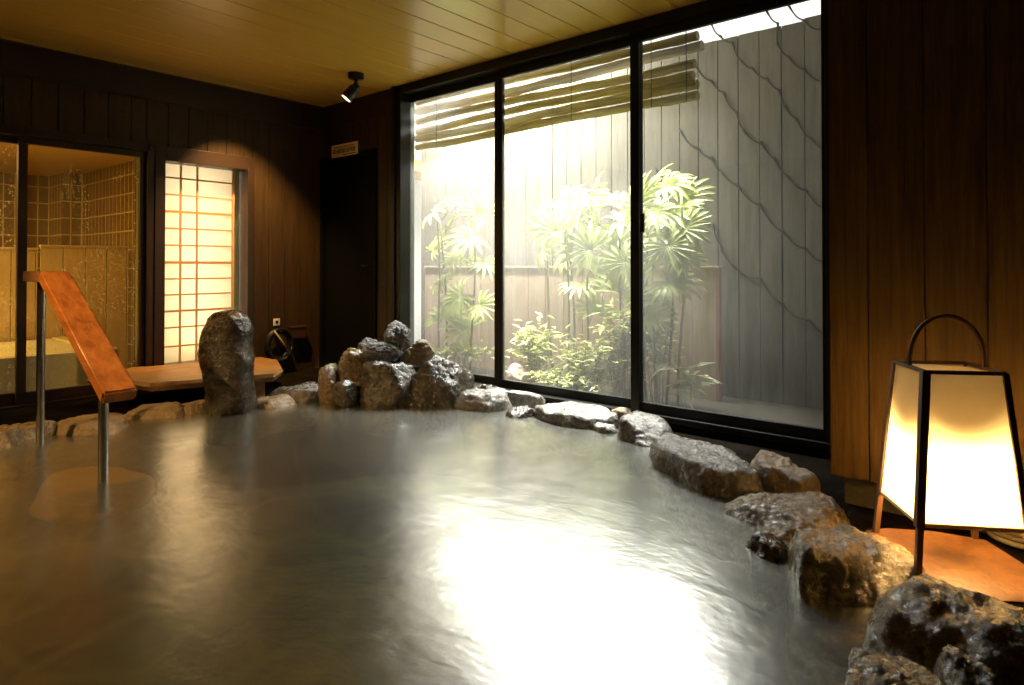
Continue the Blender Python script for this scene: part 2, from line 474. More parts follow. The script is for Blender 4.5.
# ceiling: boards along X
mb = MB()
y = YN
while y < DY:
    e = min(y + 0.203, DY + 0.03)
    mb.box((XL - TH, y + 0.003, CZ), (WX + TH, e - 0.003, CZ + 0.02), 0.003); y += 0.203
mb.box((XL - TH, YN - TH, CZ + 0.012), (WX + TH, DY + TH, CZ + 0.1))
struct(mb.build('ceiling', M['ceiling']))

# ------------------------------------------------------------------ pool, deck
edge_px = [(0, 438), (60, 424), (140, 414), (200, 408), (260, 402), (320, 398), (400, 392), (470, 394), (530, 401), (600, 412),
           (650, 428), (710, 455), (765, 485), (820, 525), (880, 575), (925, 630), (935, 690)]
pool = [Vector((XL + 0.4, 4.5, 0)), Vector((-0.6, 4.5, 0))] + [onz(a, b, FLZ) for a, b in edge_px] + [Vector((1.55, -0.3, 0)), Vector((1.2, -1.1, 0)), Vector((XL + 0.4, -1.1, 0))]
pool = [Vector((min(p.x, 3.3), p.y, 0)) for p in pool]
# resample smooth
dense = []
for i in range(len(pool)):
    a, b = pool[i], pool[(i + 1) % len(pool)]
    k = max(1, int((b - a).length / 0.12))
    for j in range(k): dense.append(a.lerp(b, j / k))
cen = Vector((0.7, 2.2, 0))
mb = MB()
bmf = mb.bm
inner, outer, low = [], [], []
for p in dense:
    d = (p - cen)
    s = 1e9
    if d.x > 0: s = min(s, (WX - cen.x) / d.x)
    if d.x < 0: s = min(s, (XL - cen.x) / d.x)
    if d.y > 0: s = min(s, (DY - cen.y) / d.y)
    if d.y < 0: s = min(s, (YN - cen.y) / d.y)
    inner.append(bmf.verts.new((p.x, p.y, FLZ))); q = cen + d * max(s, 1.001)
    outer.append(bmf.verts.new((q.x, q.y, FLZ)))
n = len(dense)
for i in range(n):
    j = (i + 1) % n
    bmf.faces.new((inner[i], inner[j], outer[j], outer[i]))
struct(mb.build('floor', M['floor']))
mb = MB()
top = [mb.bm.verts.new((p.x, p.y, FLZ + 0.0)) for p in dense]
bot = [mb.bm.verts.new((p.x, p.y, -0.55)) for p in dense]
for i in range(n):
    j = (i + 1) % n
    mb.bm.faces.new((top[i], top[j], bot[j], bot[i]))
mb.bm.faces.new(bot)
struct(mb.build('floor_pool_basin', M['paving']))
mb = MB()
mb.face([(p.x, p.y, ZW) for p in dense[::-1]])
tag(mb.build('pool_water', M['water'], recalc=False), 'steaming greenish hot spring water filling the rock edged pool', 'water', kind='stuff')

# ------------------------------------------------------------------ window_1
w1 = empty('window_1', (WX, (WY0 + WY1) / 2, WZ0)); struct(w1, 'wide dark framed sliding window looking onto the planted court')
GZ0, GZ1 = 0.155, 2.275
mb = MB()
mb.box((WX - 0.025, WY0, WZ0), (WX + 0.13, WY1, 0.10), 0.004)
mb.box((WX - 0.035, WY0, 0.10), (WX - 0.025, WY1, 0.085), 0.001)
mb.box((WX - 0.02, WY0, GZ1 + 0.055), (WX + 0.13, WY1, CZ - 0.001), 0.004)
mb.box((WX - 0.02, WY1 - 0.075, WZ0), (WX + 0.13, WY1, CZ - 0.001), 0.004)
mb.box((WX - 0.035, WY1 - 0.02, WZ0), (WX - 0.0, WY1 + 0.02, CZ - 0.001), 0.003)
mb.box((WX - 0.02, WY0, WZ0), (WX + 0.13, WY0 + 0.05, CZ - 0.001), 0.004)
mb.build('window_frame', M['frame'], w1)
sash_px = [(404, 499, 0.07), (497, 639, 0.035), (634, 832, 0.0)]
for i, (pa, pb, off) in enumerate(sash_px):
    yb_, ya_ = yw(pa, WX + off), yw(pb, WX + off)
    x0 = WX + off; x1 = x0 + 0.032
    sw = 0.045
    fr = MB()
    fr.box((x0, ya_, 0.10), (x1, yb_, GZ0), 0.003); fr.box((x0, ya_, GZ1), (x1, yb_, GZ1 + 0.06), 0.003)
    fr.box((x0, ya_, GZ0), (x1, ya_ + sw, GZ1), 0.003); fr.box((x0, yb_ - sw, GZ0), (x1, yb_, GZ1), 0.003)
    if i == 2: fr.box((x0 - 0.022, yb_ - sw - 0.0, 0.10), (x0, yb_ + 0.012, GZ1 + 0.06), 0.003)
    so = fr.build('sash', M['frame'], w1)
    p = MB(); p.box((x0 + 0.012, ya_ + sw, GZ0), (x0 + 0.016, yb_ - sw, GZ1))
    p.build('pane', M['glass'], so)
    if i == 2:
        c = onx(643, 222, x0 - 0.02)
        l = MB(); l.box((x0 - 0.035, c.y - 0.012, c.z - 0.06), (x0 - 0.018, c.y + 0.012, c.z + 0.05), 0.004)
        l.build('latch', M['black_metal'], so)

# ------------------------------------------------------------------ black door in the corner
d2 = empty('door_2', (WX + 0.05, (D2Y0 + D2Y1) / 2, 0)); struct(d2, 'black door beside the room corner')
mb = MB(); mb.box((WX + 0.03, D2Y0 + 0.03, 0), (WX + 0.06, D2Y1 - 0.03, 1.90), 0.004); mb.build('door_leaf', M['black'], d2)
mb = MB()
mb.box((WX - 0.015, D2Y0, 0), (WX + 0.06, D2Y0 + 0.035, 1.935), 0.003); mb.box((WX - 0.015, D2Y1 - 0.035, 0), (WX + 0.06, D2Y1, 1.935), 0.003)
mb.box((WX - 0.015, D2Y0, 1.90), (WX + 0.06, D2Y1, 1.935), 0.003)
mb.build('door_frame', M['black'], d2)
hy = D2Y0 + 0.09
mb = MB(); mb.tube([(WX + 0.03, hy, 0.95), (WX - 0.02, hy, 0.95), (WX - 0.022, hy + 0.09, 0.95)], 0.008, 8); mb.build('door_handle', M['black_metal'], d2, True)

# ------------------------------------------------------------------ door_1 glass sliding door and window_2 shoji window
d1 = empty('door_1', ((DX0 + DX1) / 2, DY, 0)); struct(d1, 'brown framed sliding glass door into the tiled bath room')
mb = MB()
mb.box((DX0, DY - 0.02, DZ1), (DX1 + 0.02, DY + 0.12, DZ1 + 0.06), 0.003)
mb.box((DX0, DY - 0.02, 0.0), (DX1 + 0.02, DY + 0.12, 0.045), 0.003)
mb.box((xb(146), DY - 0.02, 0.0), (xb(153), DY + 0.12, DZ1 + 0.06), 0.003)
mb.build('door_frame', M['frame_left'], d1)
for i, (pa, pb, oy) in enumerate([(-60, 27, 0.06), (18, 146, 0.015)]):
    xa, xc = xb(pa), xb(pb)
    y0 = DY + oy; y1 = y0 + 0.035; sw = 0.05
    fr = MB()
    fr.box((xa, y0, 0.045), (xc, y1, 0.12), 0.003); fr.box((xa, y0, 1.755), (xc, y1, DZ1), 0.003)
    fr.box((xa, y0, 0.12), (xa + sw * (1.0 if i == 0 else 1.05), y1, 1.755), 0.003); fr.box((xc - sw * 0.8, y0, 0.12), (xc, y1, 1.755), 0.003)
    so = fr.build('sash', M['frame_left'], d1)
    p = MB(); p.box((xa + sw, y0 + 0.014, 0.12), (xc - sw * 0.8, y0 + 0.018, 1.755)); p.build('pane', M['glass_door'], so)

w2 = empty('window_2', ((SX0 + SX1) / 2, DY, 0.15)); struct(w2, 'narrow framed window with a shoji screen behind it')
sx0, sx1 = xb(163.5), xb(246)
mb = MB()
for (a, b) in (((xb(153), 0.13), (sx0, DZ1 + 0.055)), ((sx1, 0.13), (SX1, DZ1 + 0.055))):
    mb.box((a[0], DY - 0.03, a[1]), (b[0], DY + 0.12, b[1]), 0.004)
mb.box((sx0, DY - 0.03, 0.13), (sx1, DY + 0.12, 0.20), 0.004); mb.box((sx0, DY - 0.03, 1.745), (sx1, DY + 0.12, DZ1 + 0.055), 0.004)
mb.box((SX0, DY - 0.045, 0.115), (SX1 + 0.01, DY - 0.02, 0.145), 0.003)
mb.build('window_frame', M['frame_left'], w2)
mb = MB(); mb.box((sx0, DY + 0.03, 0.20), (sx1, DY + 0.034, 1.745)); mb.build('pane', M['glass_clear'], w2)

# shoji screen standing just behind window_2
SY = DY + 0.16
s0, s1 = xb(158, SY), xb(232, SY)
sh = empty('shoji_screen', ((s0 + s1) / 2, SY, 0.13))
tag(sh, 'backlit cream paper shoji screen behind the narrow window', 'screen')
mb = MB(); mb.box((s0, SY + 0.004, 0.13), (s1, SY + 0.006, 1.78)); mb.build('paper', M['shoji'], sh)
M['lattice'] = wood('shoji_lattice_wood', (0.50, 0.26, 0.09, 1), (0.62, 0.34, 0.12, 1), (9, 9, 9), 0.6, 0.1)
mb = MB()
for py, w in [(177, 1), (194, 1), (211, 1.6), (228, 1), (245, 1), (262.5, 1.8), (279, 1), (295, 1), (311.5, 1.4), (328, 1), (347, 1)]:
    z = ony(165, py, SY).z
    mb.box((s0, SY - 0.012, z - 0.006 * w), (s1, SY + 0.003, z + 0.006 * w))
mb.build('lattice', M['lattice'], sh)
for px, w in [(180, 1), (196.5, 1)]:
    x = xb(px, SY); b = MB(); b.box((x - 0.006, SY - 0.014, 0.13), (x + 0.006, SY + 0.003, 1.78)); b.build('mullion', M['lattice'], sh)
b = MB(); b.box((s1 - 0.004, SY - 0.014, 0.13), (s1 + 0.012, SY + 0.012, 1.78)); b.build('stile', M['lattice'], sh)

# shallow niche behind the shoji
NX0, NX1, NY = s0 - 0.02, SX1 + 0.28, SY + 0.30
mb = MB()
mb.box((NX0, NY, 0.0), (NX1, NY + 0.04, 1.97)); mb.box((NX1 - 0.03, DY + TH, 0), (NX1, NY, 1.97))
mb.box((NX0 - 0.02, DY + TH, 0.0), (NX0, NY + 0.04, 1.97))
mb.box((NX0, DY + TH, 1.93), (NX1, NY, 1.97)); mb.box((NX0, DY + TH, 0.05), (NX1, NY, 0.10))
struct(mb.build('wall_niche', M['niche']))
# lit lamp glowing low behind the shoji
bl = empty('paper_lamp', ony(186, 338, SY + 0.16))
tag(bl, 'small glowing lamp low behind the shoji screen', 'lamp')
c = ony(182, 340, SY + 0.12)
mb = MB(); bmesh.ops.create_uvsphere(mb.bm, u_segments=16, v_segments=10, radius=0.04); bmesh.ops.translate(mb.bm, verts=mb.bm.verts[:], vec=c)
mb.build('bulb', M['bulb'], bl, True)
mb = MB(); mb.tube([(c.x, c.y, 0.10), (c.x, c.y, 0.115), (c.x, c.y, 0.12), (c.x, c.y, c.z - 0.03)], [0.06, 0.06, 0.015, 0.015], 12); mb.build('lamp_base', M['black_metal'], bl)

# ------------------------------------------------------------------ tiled bath room behind the door
BYK = 8.9
bx0, bx1 = XL, 2.4
mb = MB()
mb.box((bx0, BYK, -0.1), (bx1 + 3.0, BYK + 0.1, 2.2))
pl0, pl1 = xb(62, BYK - 0.5), xb(98, BYK - 0.5)
mb.box((pl0, BYK - 0.5, -0.1), (pl1, BYK, 2.2))
mb.box((2.42, NY + 0.05, -0.1), (2.5, BYK, 2.2))
mb.box((NX0 - 0.025, NY + 0.045, -0.1), (2.42, NY + 0.06, 2.2))
struct(mb.build('wall_bath', M['tile']))
mb = MB(); mb.box((bx0, DY + TH, 1.98), (bx1 + 3.0, BYK + 0.1, 2.10)); struct(mb.build('ceiling_bath', M['bath_ceiling']))
mb = MB(); mb.box((bx0, DY + TH, -0.15), (bx1 + 3.0, BYK, -0.05)); struct(mb.build('floor_bath', M['floor']))
mb = MB(); mb.box((bx0 - 0.1, DY + TH, -0.1), (bx0, BYK, 2.1)); struct(mb.build('wall_bath_left', M['bath_ceiling']))
# bath tub filled to the brim
tub = empty('bath_tub', (0.8, 6.2, -0.05)); tag(tub, 'brimming indoor bath seen through the sliding glass door', 'bath')
TY0, TY1 = DY + 0.35, 6.86
mb = MB()
mb.box((bx0 + 0.2, TY0, -0.05), (1.75, TY0 + 0.1, 0.32), 0.01); mb.box((1.75, TY0, -0.05), (1.85, TY1, 0.32), 0.01)
mb.box((bx0 + 0.2, TY0, -0.05), (bx0 + 0.3, TY1, 0.32), 0.01)
mb.build('rim', M['tub_tile'], tub)
mb = MB(); mb.face([(bx0 + 0.3, TY0 + 0.1, 0.305), (1.75, TY0 + 0.1, 0.305), (1.75, TY1, 0.305), (bx0 + 0.3, TY1, 0.305)])
mb.build('water', M['bath_water'], tub)
# low board partition at the far end of that bath, on two levels
for (pa, pb, py, lab) in [(40, 128, 248, 'pale vertical board partition behind the indoor bath, the wide piece'), (-70, 38, 251, 'golden vertical board partition beside the wide pale one')]:
    yp = 6.9
    xa, xc = xb(pa, yp), xb(pb, yp)
    z = ony(100, py, yp).z
    pt = empty('board_partition', ((xa + xc) / 2, yp, -0.05)); tag(pt, lab, 'partition')
    mb = MB(); boards_x(mb, yp, yp + 0.025, xa, xc, -0.05, z, 0.175, 0.008); mb.build('boards', M['partition'], pt)
    mb = MB(); mb.box((xa, yp - 0.015, z), (xc, yp + 0.04, z + 0.02), 0.003); mb.build('cap_rail', M['partition'], pt)

# ------------------------------------------------------------------ ROCKS
def rock_bm(seed, sub=5, planes=13, amp=0.10, flat=0.7, sharp=0.5):
    rnd = random.Random(seed)
    P = [(Vector((rnd.uniform(-0.12, 0.12), rnd.uniform(-0.12, 0.12), 1)).normalized(), flat), (Vector((0, 0, -1)), 0.8)]
    for _ in range(planes):
        v = Vector((rnd.gauss(0, 1), rnd.gauss(0, 1), rnd.gauss(0, 0.75))).normalized()
        P.append((v, rnd.uniform(0.64, 0.95)))
    bm = bmesh.new(); bmesh.ops.create_icosphere(bm, subdivisions=sub, radius=1)
    off = Vector((seed * 3.17 % 50, seed * 7.3 % 40, seed * 1.7 % 30))
    k = 26
    for v in bm.verts:
        d = v.co.normalized()
        w = (d + Vector((mn.noise(d * 2.2 + off), mn.noise(d * 2.2 + off * 1.3), mn.noise(d * 2.2 - off))) * 0.16).normalized()
        acc = math.exp(-k * 1.0)
        for nrm, h in P:
            c = w.dot(nrm)
            if c > 0.05: acc += math.exp(-k * min(h / c, 3))
        r = -math.log(acc) / k
        q = d + off
        r += amp * 0.55 * mn.fractal(q * 1.7, 1.0, 2.0, 3)
        r += amp * 0.55 * (0.35 - abs(mn.fractal(q * 4.0, 0.9, 2.0, 3)))          # creased ridges
        r += amp * 0.30 * mn.fractal(q * 11, 0.7, 2.0, 3)
        lay = d.z * 9 + 2.2 * mn.noise(q * 1.6)
        r += amp * 0.10 * math.sin(lay * 2.2)                                      # faint bedding
        v.co = d * r
    return bm

def put_rock(c, ax, hx, hy, hz, seed, mat, label, group, name='rock', amp=0.10, flat=0.7, sub=5, tilt=(0, 0), cat='rock'):
    bm = rock_bm(seed, sub, amp=amp, flat=flat)
    R = Matrix.Rotation(ax, 4, 'Z') @ Matrix.Rotation(tilt[0], 4, 'X') @ Matrix.Rotation(tilt[1], 4, 'Y')
    S = Matrix.Diagonal((hx / 0.93, hy / 0.93, hz / 0.85, 1))
    bmesh.ops.transform(bm, matrix=R @ S, verts=bm.verts[:])
    mb = MB(); mb.bm.free(); mb.bm = bm
    o = mb.build(name, M[mat], None, True)
    o.location = c
    mx = max(v.co.x for v in o.data.vertices) + c[0]
    lim = WX - 0.036
    if c[0] < WX + 0.25 and mx > lim: o.location.x -= mx - lim
    tag(o, label, cat, group)
    return o

EDGE = 'rocks edging the pool'
def rk(label, a, b, W, H, seed, mat='rock_grey', flat=0.66, amp=0.075, tilt=(0, 0), z0=None, group=EDGE, sub=5, sink=0.20):
    """long axis between two photo points taken at mid height, W deep, H above the water"""
    z0 = ZW if z0 is None else z0
    zm = z0 + 0.4 * H
    A = onz(a[0], a[1], zm); B = onz(b[0], b[1], zm)
    d = B - A
    hz = (H + sink) / 2
    c = (A + B) / 2; c.z = z0 + H - hz
    return put_rock(c, math.atan2(d.y, d.x), d.length / 2 * 1.12, W / 2 * 1.12, hz, seed, mat, label, group, amp=amp, flat=flat, tilt=tilt, sub=sub)

def rb(label, x0, x1, y0, y1, t, D, seed, mat='rock_dark', flat=0.75, amp=0.09, group='rocks in the stacked pile', yaw=0.0, tilt=(0, 0), sub=5):
    """photo box x0..x1, y0..y1 at distance t, D deep"""
    c = ont((x0 + x1) / 2, (y0 + y1) / 2, t)
    hx = (x1 - x0) / 2 * t / F; hz = (y1 - y0) / 2 * t / F
    return put_rock(c, -(YAW) + yaw, hx, D / 2, hz, seed, mat, label, group, amp=amp, flat=flat, tilt=tilt, sub=sub)

# along the window
rk('pale layered flat rock at the foot of the stacked pile', (456, 397), (512, 398), 0.28, 0.14, 3)
rk('thin pale slab lying close under the window, far end', (490, 391), (560, 394), 0.15, 0.12, 5)
rk('small dark stone at the waterline between two white flat rocks', (507, 410), (535, 412), 0.16, 0.07, 7, 'rock_dark')
rk('broad white topped flat rock below the middle window sash', (536, 404), (616, 415), 0.34, 0.14, 9, flat=0.5)
rk('little pale stone wedged in front of the broad white flat rock', (594, 424), (617, 428), 0.12, 0.06, 11)
rk('small tan stone tucked behind rocks below the window post', (612, 412), (639, 416), 0.16, 0.12, 13, 'rock_tan')
rk('knobbly grey rock between the broad flat one and the long one', (616, 424), (667, 430), 0.28, 0.14, 15)
rk('thin wet stone at the waterline below the knobbly grey rock', (634, 438), (666, 441), 0.14, 0.05, 16)
rk('long glossy grey rock, biggest under the window', (664, 438), (764, 480), 0.34, 0.18, 17, flat=0.55, sink=0.3)
rk('rounded tan rock behind the end of the long glossy one', (768, 461), (800, 494), 0.22, 0.15, 19, 'rock_tan')
rk('wide low wet rock running towards the stone wall footing', (726, 501), (868, 514), 0.30, 0.12, 21, 'rock_brown', flat=0.55)
rk('small dark stone in the water before the wide low rock', (746, 535), (788, 545), 0.17, 0.07, 23, 'rock_dark')
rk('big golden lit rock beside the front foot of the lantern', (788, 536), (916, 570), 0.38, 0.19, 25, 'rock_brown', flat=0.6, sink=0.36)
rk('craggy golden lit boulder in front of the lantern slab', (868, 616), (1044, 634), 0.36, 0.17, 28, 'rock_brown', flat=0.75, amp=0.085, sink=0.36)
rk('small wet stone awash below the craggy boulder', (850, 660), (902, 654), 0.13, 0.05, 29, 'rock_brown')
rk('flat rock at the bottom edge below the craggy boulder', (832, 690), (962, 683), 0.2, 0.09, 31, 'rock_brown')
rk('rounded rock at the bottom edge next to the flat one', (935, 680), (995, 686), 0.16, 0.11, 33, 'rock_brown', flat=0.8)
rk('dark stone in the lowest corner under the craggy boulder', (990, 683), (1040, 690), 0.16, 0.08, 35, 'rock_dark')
# underwater
rk('brownish boulder lying just under the water near the lantern', (790, 615), (872, 628), 0.26, 0.0, 37, 'rock_tan', z0=ZW - 0.03, group='sunken boulders', sink=0.2)
rk('second sunken boulder, just off the stone awash', (800, 662), (866, 672), 0.2, 0.0, 39, 'rock_tan', z0=ZW - 0.03, group='sunken boulders', sink=0.2)
# far side
rk('flat mottled rock between the standing stone and the pile', (270, 391), (324, 393), 0.30, 0.12, 41)
rk('low golden stone just right of the standing stone', (250, 400), (293, 399), 0.22, 0.08, 43, 'rock_tan')
rk('low golden stone half hidden behind the standing stone', (180, 405), (214, 404), 0.22, 0.08, 45, 'rock_tan')
rk('flat golden rock under the bench', (118, 411), (184, 408), 0.30, 0.08, 47, 'rock_tan')
rk('long flat golden rock behind the handrail', (46, 425), (136, 420), 0.36, 0.085, 49, 'rock_tan')
rk('dark stone at the foot of the far handrail post', (12, 428), (56, 427), 0.2, 0.10, 51, 'rock_brown')
rk('brown stone at the edge beyond the handrail', (-30, 436), (27, 434), 0.24, 0.12, 53, 'rock_brown')
rk('dark small stones gap filler below the window, beside the pile', (466, 384), (482, 385), 0.12, 0.13, 55, 'rock_tan')
rk('little dark stone under the window beside the pale slab', (482, 387), (504, 389), 0.12, 0.11, 57, 'rock_dark')
# the pile
rb('large dark boulder at the front of the pile', 350, 426, 359, 432, 4.28, 0.32, 61, 'rock_dark', 0.85, tilt=(0, -0.42))
rb('big boulder with pale shoulder on the window side of the pile', 400, 478, 358, 430, 4.26, 0.30, 63, 'rock_dark', 0.8, tilt=(0, 0.52))
rb('rough brown boulder at the back of the pile', 338, 384, 350, 412, 4.43, 0.28, 65, 'rock_brown', 0.85, 0.16)
rb('small rounded rock low at the outer end of the pile', 316, 345, 365, 412, 4.37, 0.2, 67, 'rock_brown', 0.9)
rb('little dark stone in front of the rough brown boulder', 333, 359, 381, 410, 4.22, 0.15, 69, 'rock_dark', 0.85)
rb('pale flat slab lying across the top of the pile', 362, 404, 341, 361, 4.43, 0.24, 71, 'rock_lava', 0.7, 0.16)
rb('small pale knob beside the slab on the pile', 358, 379, 338, 357, 4.53, 0.14, 73, 'rock_lava', 0.9, 0.16)
rb('pitted black lava rock crowning the pile', 386, 412, 322, 350, 4.5, 0.2, 75, 'rock_lava', 0.95, 0.22)
rb('tan rock high in the pile against the window', 404, 438, 340, 366, 4.5, 0.22, 77, 'rock_tan', 0.85)

# standing stone in the water
rows = [(309.5, 226, 236), (312, 219, 241), (318, 211, 246.5), (330, 205.5, 250.5), (345, 201.5, 252), (360, 201.5, 252.5), (380, 207, 253.5), (400, 211, 255), (414, 212, 257), (440, 210, 260)]
tS = F * (EYE - ZW) / (413 - HY) + 0.08
mb = MB(); rings = []
def interp(y):
    for k in range(len(rows) - 1):
        if rows[k][0] <= y <= rows[k + 1][0]:
            s = (y - rows[k][0]) / (rows[k + 1][0] - rows[k][0])
            return rows[k][1] + (rows[k + 1][1] - rows[k][1]) * s, rows[k][2] + (rows[k + 1][2] - rows[k][2]) * s
NR, NS = 60, 48
for i in range(NR + 1):
    s = (i / NR); y = 309.5 + (440 - 309.5) * (s ** 1.25)
    a, b = interp(y)
    c = ont((a + b) / 2, y, tS); hw = (b - a) / 2 * tS / F
    ring = []
    hd = min(hw * 0.95, 0.125)
    for k in range(NS):
        th = 2 * PI * k / NS
        sx = math.copysign(abs(math.cos(th)) ** 0.8, math.cos(th)) * hw; sy = math.copysign(abs(math.sin(th)) ** 0.8, math.sin(th)) * hd
        p = c + Vector((RX, RY, 0)) * sx + Vector((FX, FY, 0)) * sy
        q = p * 5.0
        r = 0.010 * mn.fractal(q, 0.9, 2, 4) + 0.006 * mn.fractal(q * 3.1, 0.8, 2, 3)
        p += Vector((RX * math.cos(th) + FX * math.sin(th), RY * math.cos(th) + FY * math.sin(th), 0.25)) * r * 1.3
        ring.append(mb.bm.verts.new(p))
    rings.append(ring)
for i in range(NR):
    for k in range(NS): mb.bm.faces.new((rings[i][k], rings[i][(k + 1) % NS], rings[i + 1][(k + 1) % NS], rings[i + 1][k]))
mb.bm.faces.new(rings[0]); mb.bm.faces.new(rings[-1][::-1])
tag(mb.build('standing_stone', M['rock_standing'], None, True), 'tall dark upright stone standing in the water before the bench', 'stone')

# sunken step stone under the handrail's near post
c = onz(93, 466, ZW)
put_rock(Vector((c.x, c.y, ZW - 0.109)), -YAW, 0.25, 0.19, 0.11, 81, 'rock_orange', 'orange tinted step stone under water around the near handrail post', None, 'step_stone', 0.05, 0.5, cat='step')

# ------------------------------------------------------------------ handrail
hr = empty('handrail', (0.974, 3.09, -0.5)); tag(hr, 'sloping orange wooden handrail on two steel posts at the pool edge', 'handrail')
def rail_mesh():
    mb = MB()
    X0, X1 = 0.909, 1.037
    th = 0.05
    tops = [(3.79, 0.924), (3.77, 0.924), (2.89, 0.449)]
    lowp = [(3.79, 0.921 - th), (3.785, 0.921 - th), (2.913, 0.449 - th)]
    ring = tops + lowp[::-1]
    L = [mb.bm.verts.new((X0, y, z)) for y, z in ring]; Rr = [mb.bm.verts.new((X1, y, z)) for y, z in ring]
    nn = len(ring)
    mb.bm.faces.new(L); mb.bm.faces.new(Rr[::-1])
    for i in range(nn): mb.bm.faces.new((L[i], L[(i + 1) % nn], Rr[(i + 1) % nn], Rr[i]))
    bmesh.ops.recalc_face_normals(mb.bm, faces=mb.bm.faces[:])
    bmesh.ops.bevel(mb.bm, geom=mb.bm.edges[:], offset=0.008, segments=3, affect='EDGES')
    return mb
rail_mesh().build('rail', M['rail'], hr, auto=40)
mb = MB(); mb.box((0.909, 3.785, 0.871), (1.037, 4.07, 0.923), 0.008); mb.build('level_rail', M['rail_end'], hr, auto=40)
def post(y, z0, z1, zf):
    mb = MB(); mb.tube([(0.974, y, z0), (0.974, y, z1)], 0.0195, 20); p = mb.build('post', M['steel'], hr, auto=40)
    mb = MB(); mb.tube([(0.974, y, zf), (0.974, y, zf + 0.012), (0.974, y, zf + 0.014)], [0.045, 0.045, 0.03], 20); mb.build('post_flange', M['steel'], p, auto=40)
post(3.09, ZW - 0.13, 0.525, ZW - 0.12); post(4.0, FLZ - 0.01, 0.875, FLZ)

# ------------------------------------------------------------------ bench
bn = empty('bench', (2.0, 4.7, 0)); tag(bn, 'low rustic plank bench with live edges under the shoji window', 'bench')
zt = 0.215
fl = onz(88, 377, zt); fr_ = onz(268, 367, zt); tip = onz(284, 368, zt); bl_ = onz(262, 357, zt); blk = onz(110, 370, zt)
mb = MB()
outline = []
front = [fl, onz(150, 383, zt), onz(215, 378, zt), onz(275, 373.5, zt), tip]
back = [onz(279, 359.5, zt), onz(262, 356.5, zt), onz(200, 362, zt), onz(130, 367, zt)]
for seg in (front, back):
    for i in range(len(seg) - 1):
        for j in range(8): outline.append(seg[i].lerp(seg[i + 1], j / 8))
    outline.append(seg[-1])
cc = sum(outline, Vector()) / len(outline)
pts = []
for p in outline:
    d = (p - cc).normalized(); pts.append(p + d * 0.012 * mn.fractal(p * 9, 0.9, 2, 3))
TK = 0.055
lo = [mb.bm.verts.new((p.x, p.y, zt - TK)) for p in [cc + (q - cc) * 0.96 for q in pts]]
md = [mb.bm.verts.new((p.x, p.y, zt - TK * 0.4)) for p in pts]
hi = [mb.bm.verts.new((p.x, p.y, zt)) for p in [cc + (q - cc) * 0.975 for q in pts]]
k = len(pts)
for A, B in ((lo, md), (md, hi)):
    for i in range(k): mb.bm.faces.new((A[i], A[(i + 1) % k], B[(i + 1) % k], B[i]))
mb.bm.faces.new(hi); mb.bm.faces.new(lo[::-1])
mb.build('seat', M['bench'], bn, auto=50)
for px in (257, 122):
    p = onz(px, 371, zt)
    mb = MB(); mb.box((p.x - 0.05, p.y - 0.03, FLZ - 0.004), (p.x + 0.05, p.y + 0.12, zt - TK + 0.004), 0.008); mb.build('leg', M['bench'], bn)

# ------------------------------------------------------------------ lantern on its slab
sl = [onz(a, b, 0.11) for a, b in [(862, 528), (884, 526), (930, 529), (984, 538), (1024, 563), (1062, 590), (1064, 604), (1024, 601), (991, 599.5), (955, 592), (930, 586), (882, 548)]]
sl = [(p.x, p.y) for p in sl]
mb = MB(); mb.prism(sl, FLZ - 0.002, 0.11)
bmesh.ops.recalc_face_normals(mb.bm, faces=mb.bm.faces[:])
bmesh.ops.bevel(mb.bm, geom=mb.bm.edges[:], offset=0.006, segments=2, affect='EDGES')
tag(mb.build('stone_slab', M['slab'], auto=40), 'flat orange brown slab beneath the paper lantern', 'slab')

f0 = onz(915.5, 573, 0.11); f1 = onz(874, 531, 0.11)
e1 = (f1 - f0); L = e1.length; e1n = e1.normalized(); e2n = Vector((e1n.y, -e1n.x, 0))
lc = f0 + e1 / 2 + e2n * L / 2
ln = empty('paper_lantern', (lc.x, lc.y, 0.11)); tag(ln, 'glowing paper lantern with dark wood frame and arched handle', 'lantern')
HB, HT = L / 2, L / 2 * 0.70
ZB, ZT, ZP = 0.11, 0.655, 0.242
def corner(i, z, extra=0.0):
    h = HB + (HT - HB) * (z - ZB) / (ZT - ZB) + extra
    sa, sb = [(-1, -1), (1, -1), (1, 1), (-1, 1)][i]
    return Vector((lc.x, lc.y, z)) + e1n * sa * h + e2n * sb * h
# e1 points from the front post to the left one
def bar(p, q, w, mb):
    d = (q - p).normalized(); a = e1n; a = (a - d * a.dot(d)).normalized(); b = d.cross(a)
    vs = []
    for c in (p, q): vs.append([mb.bm.verts.new(c + a * sx * w + b * sy * w) for sx, sy in ((-1, -1), (1, -1), (1, 1), (-1, 1))])
    for k in range(4): mb.bm.faces.new((vs[0][k], vs[0][(k + 1) % 4], vs[1][(k + 1) % 4], vs[1][k]))
    mb.bm.faces.new(vs[0][::-1]); mb.bm.faces.new(vs[1])
for i in range(4):
    mb = MB(); bar(corner(i, ZB), corner(i, ZT), 0.0075, mb)
    if i == 0:
        bar(corner(i, ZP - 0.005, 0.003), corner(i, ZT + 0.002, 0.003), 0.0105, mb)
    mb.build('leg', M['lamp_wood'], ln)
for i in range(4):
    j = (i + 1) % 4
    mb = MB(); mb.face([corner(i, ZP), corner(j, ZP), corner(j, ZT - 0.004), corner(i, ZT - 0.004)]); mb.build('paper_panel', M['paper'], ln)
mb = MB(); mb.face([corner(i, ZT - 0.010) for i in range(4)]); mb.build('paper_top', M['paper'], ln)
mb = MB()
for i in range(4):
    j = (i + 1) % 4
    bar(corner(i, ZP), corner(j, ZP), 0.005, mb)
mb.build('lower_rail', M['partition'], ln)
mb = MB()
for i in range(4): bar(corner(i, ZT), corner((i + 1) % 4, ZT), 0.005, mb)
mb.build('upper_rail', M['lamp_wood'], ln)
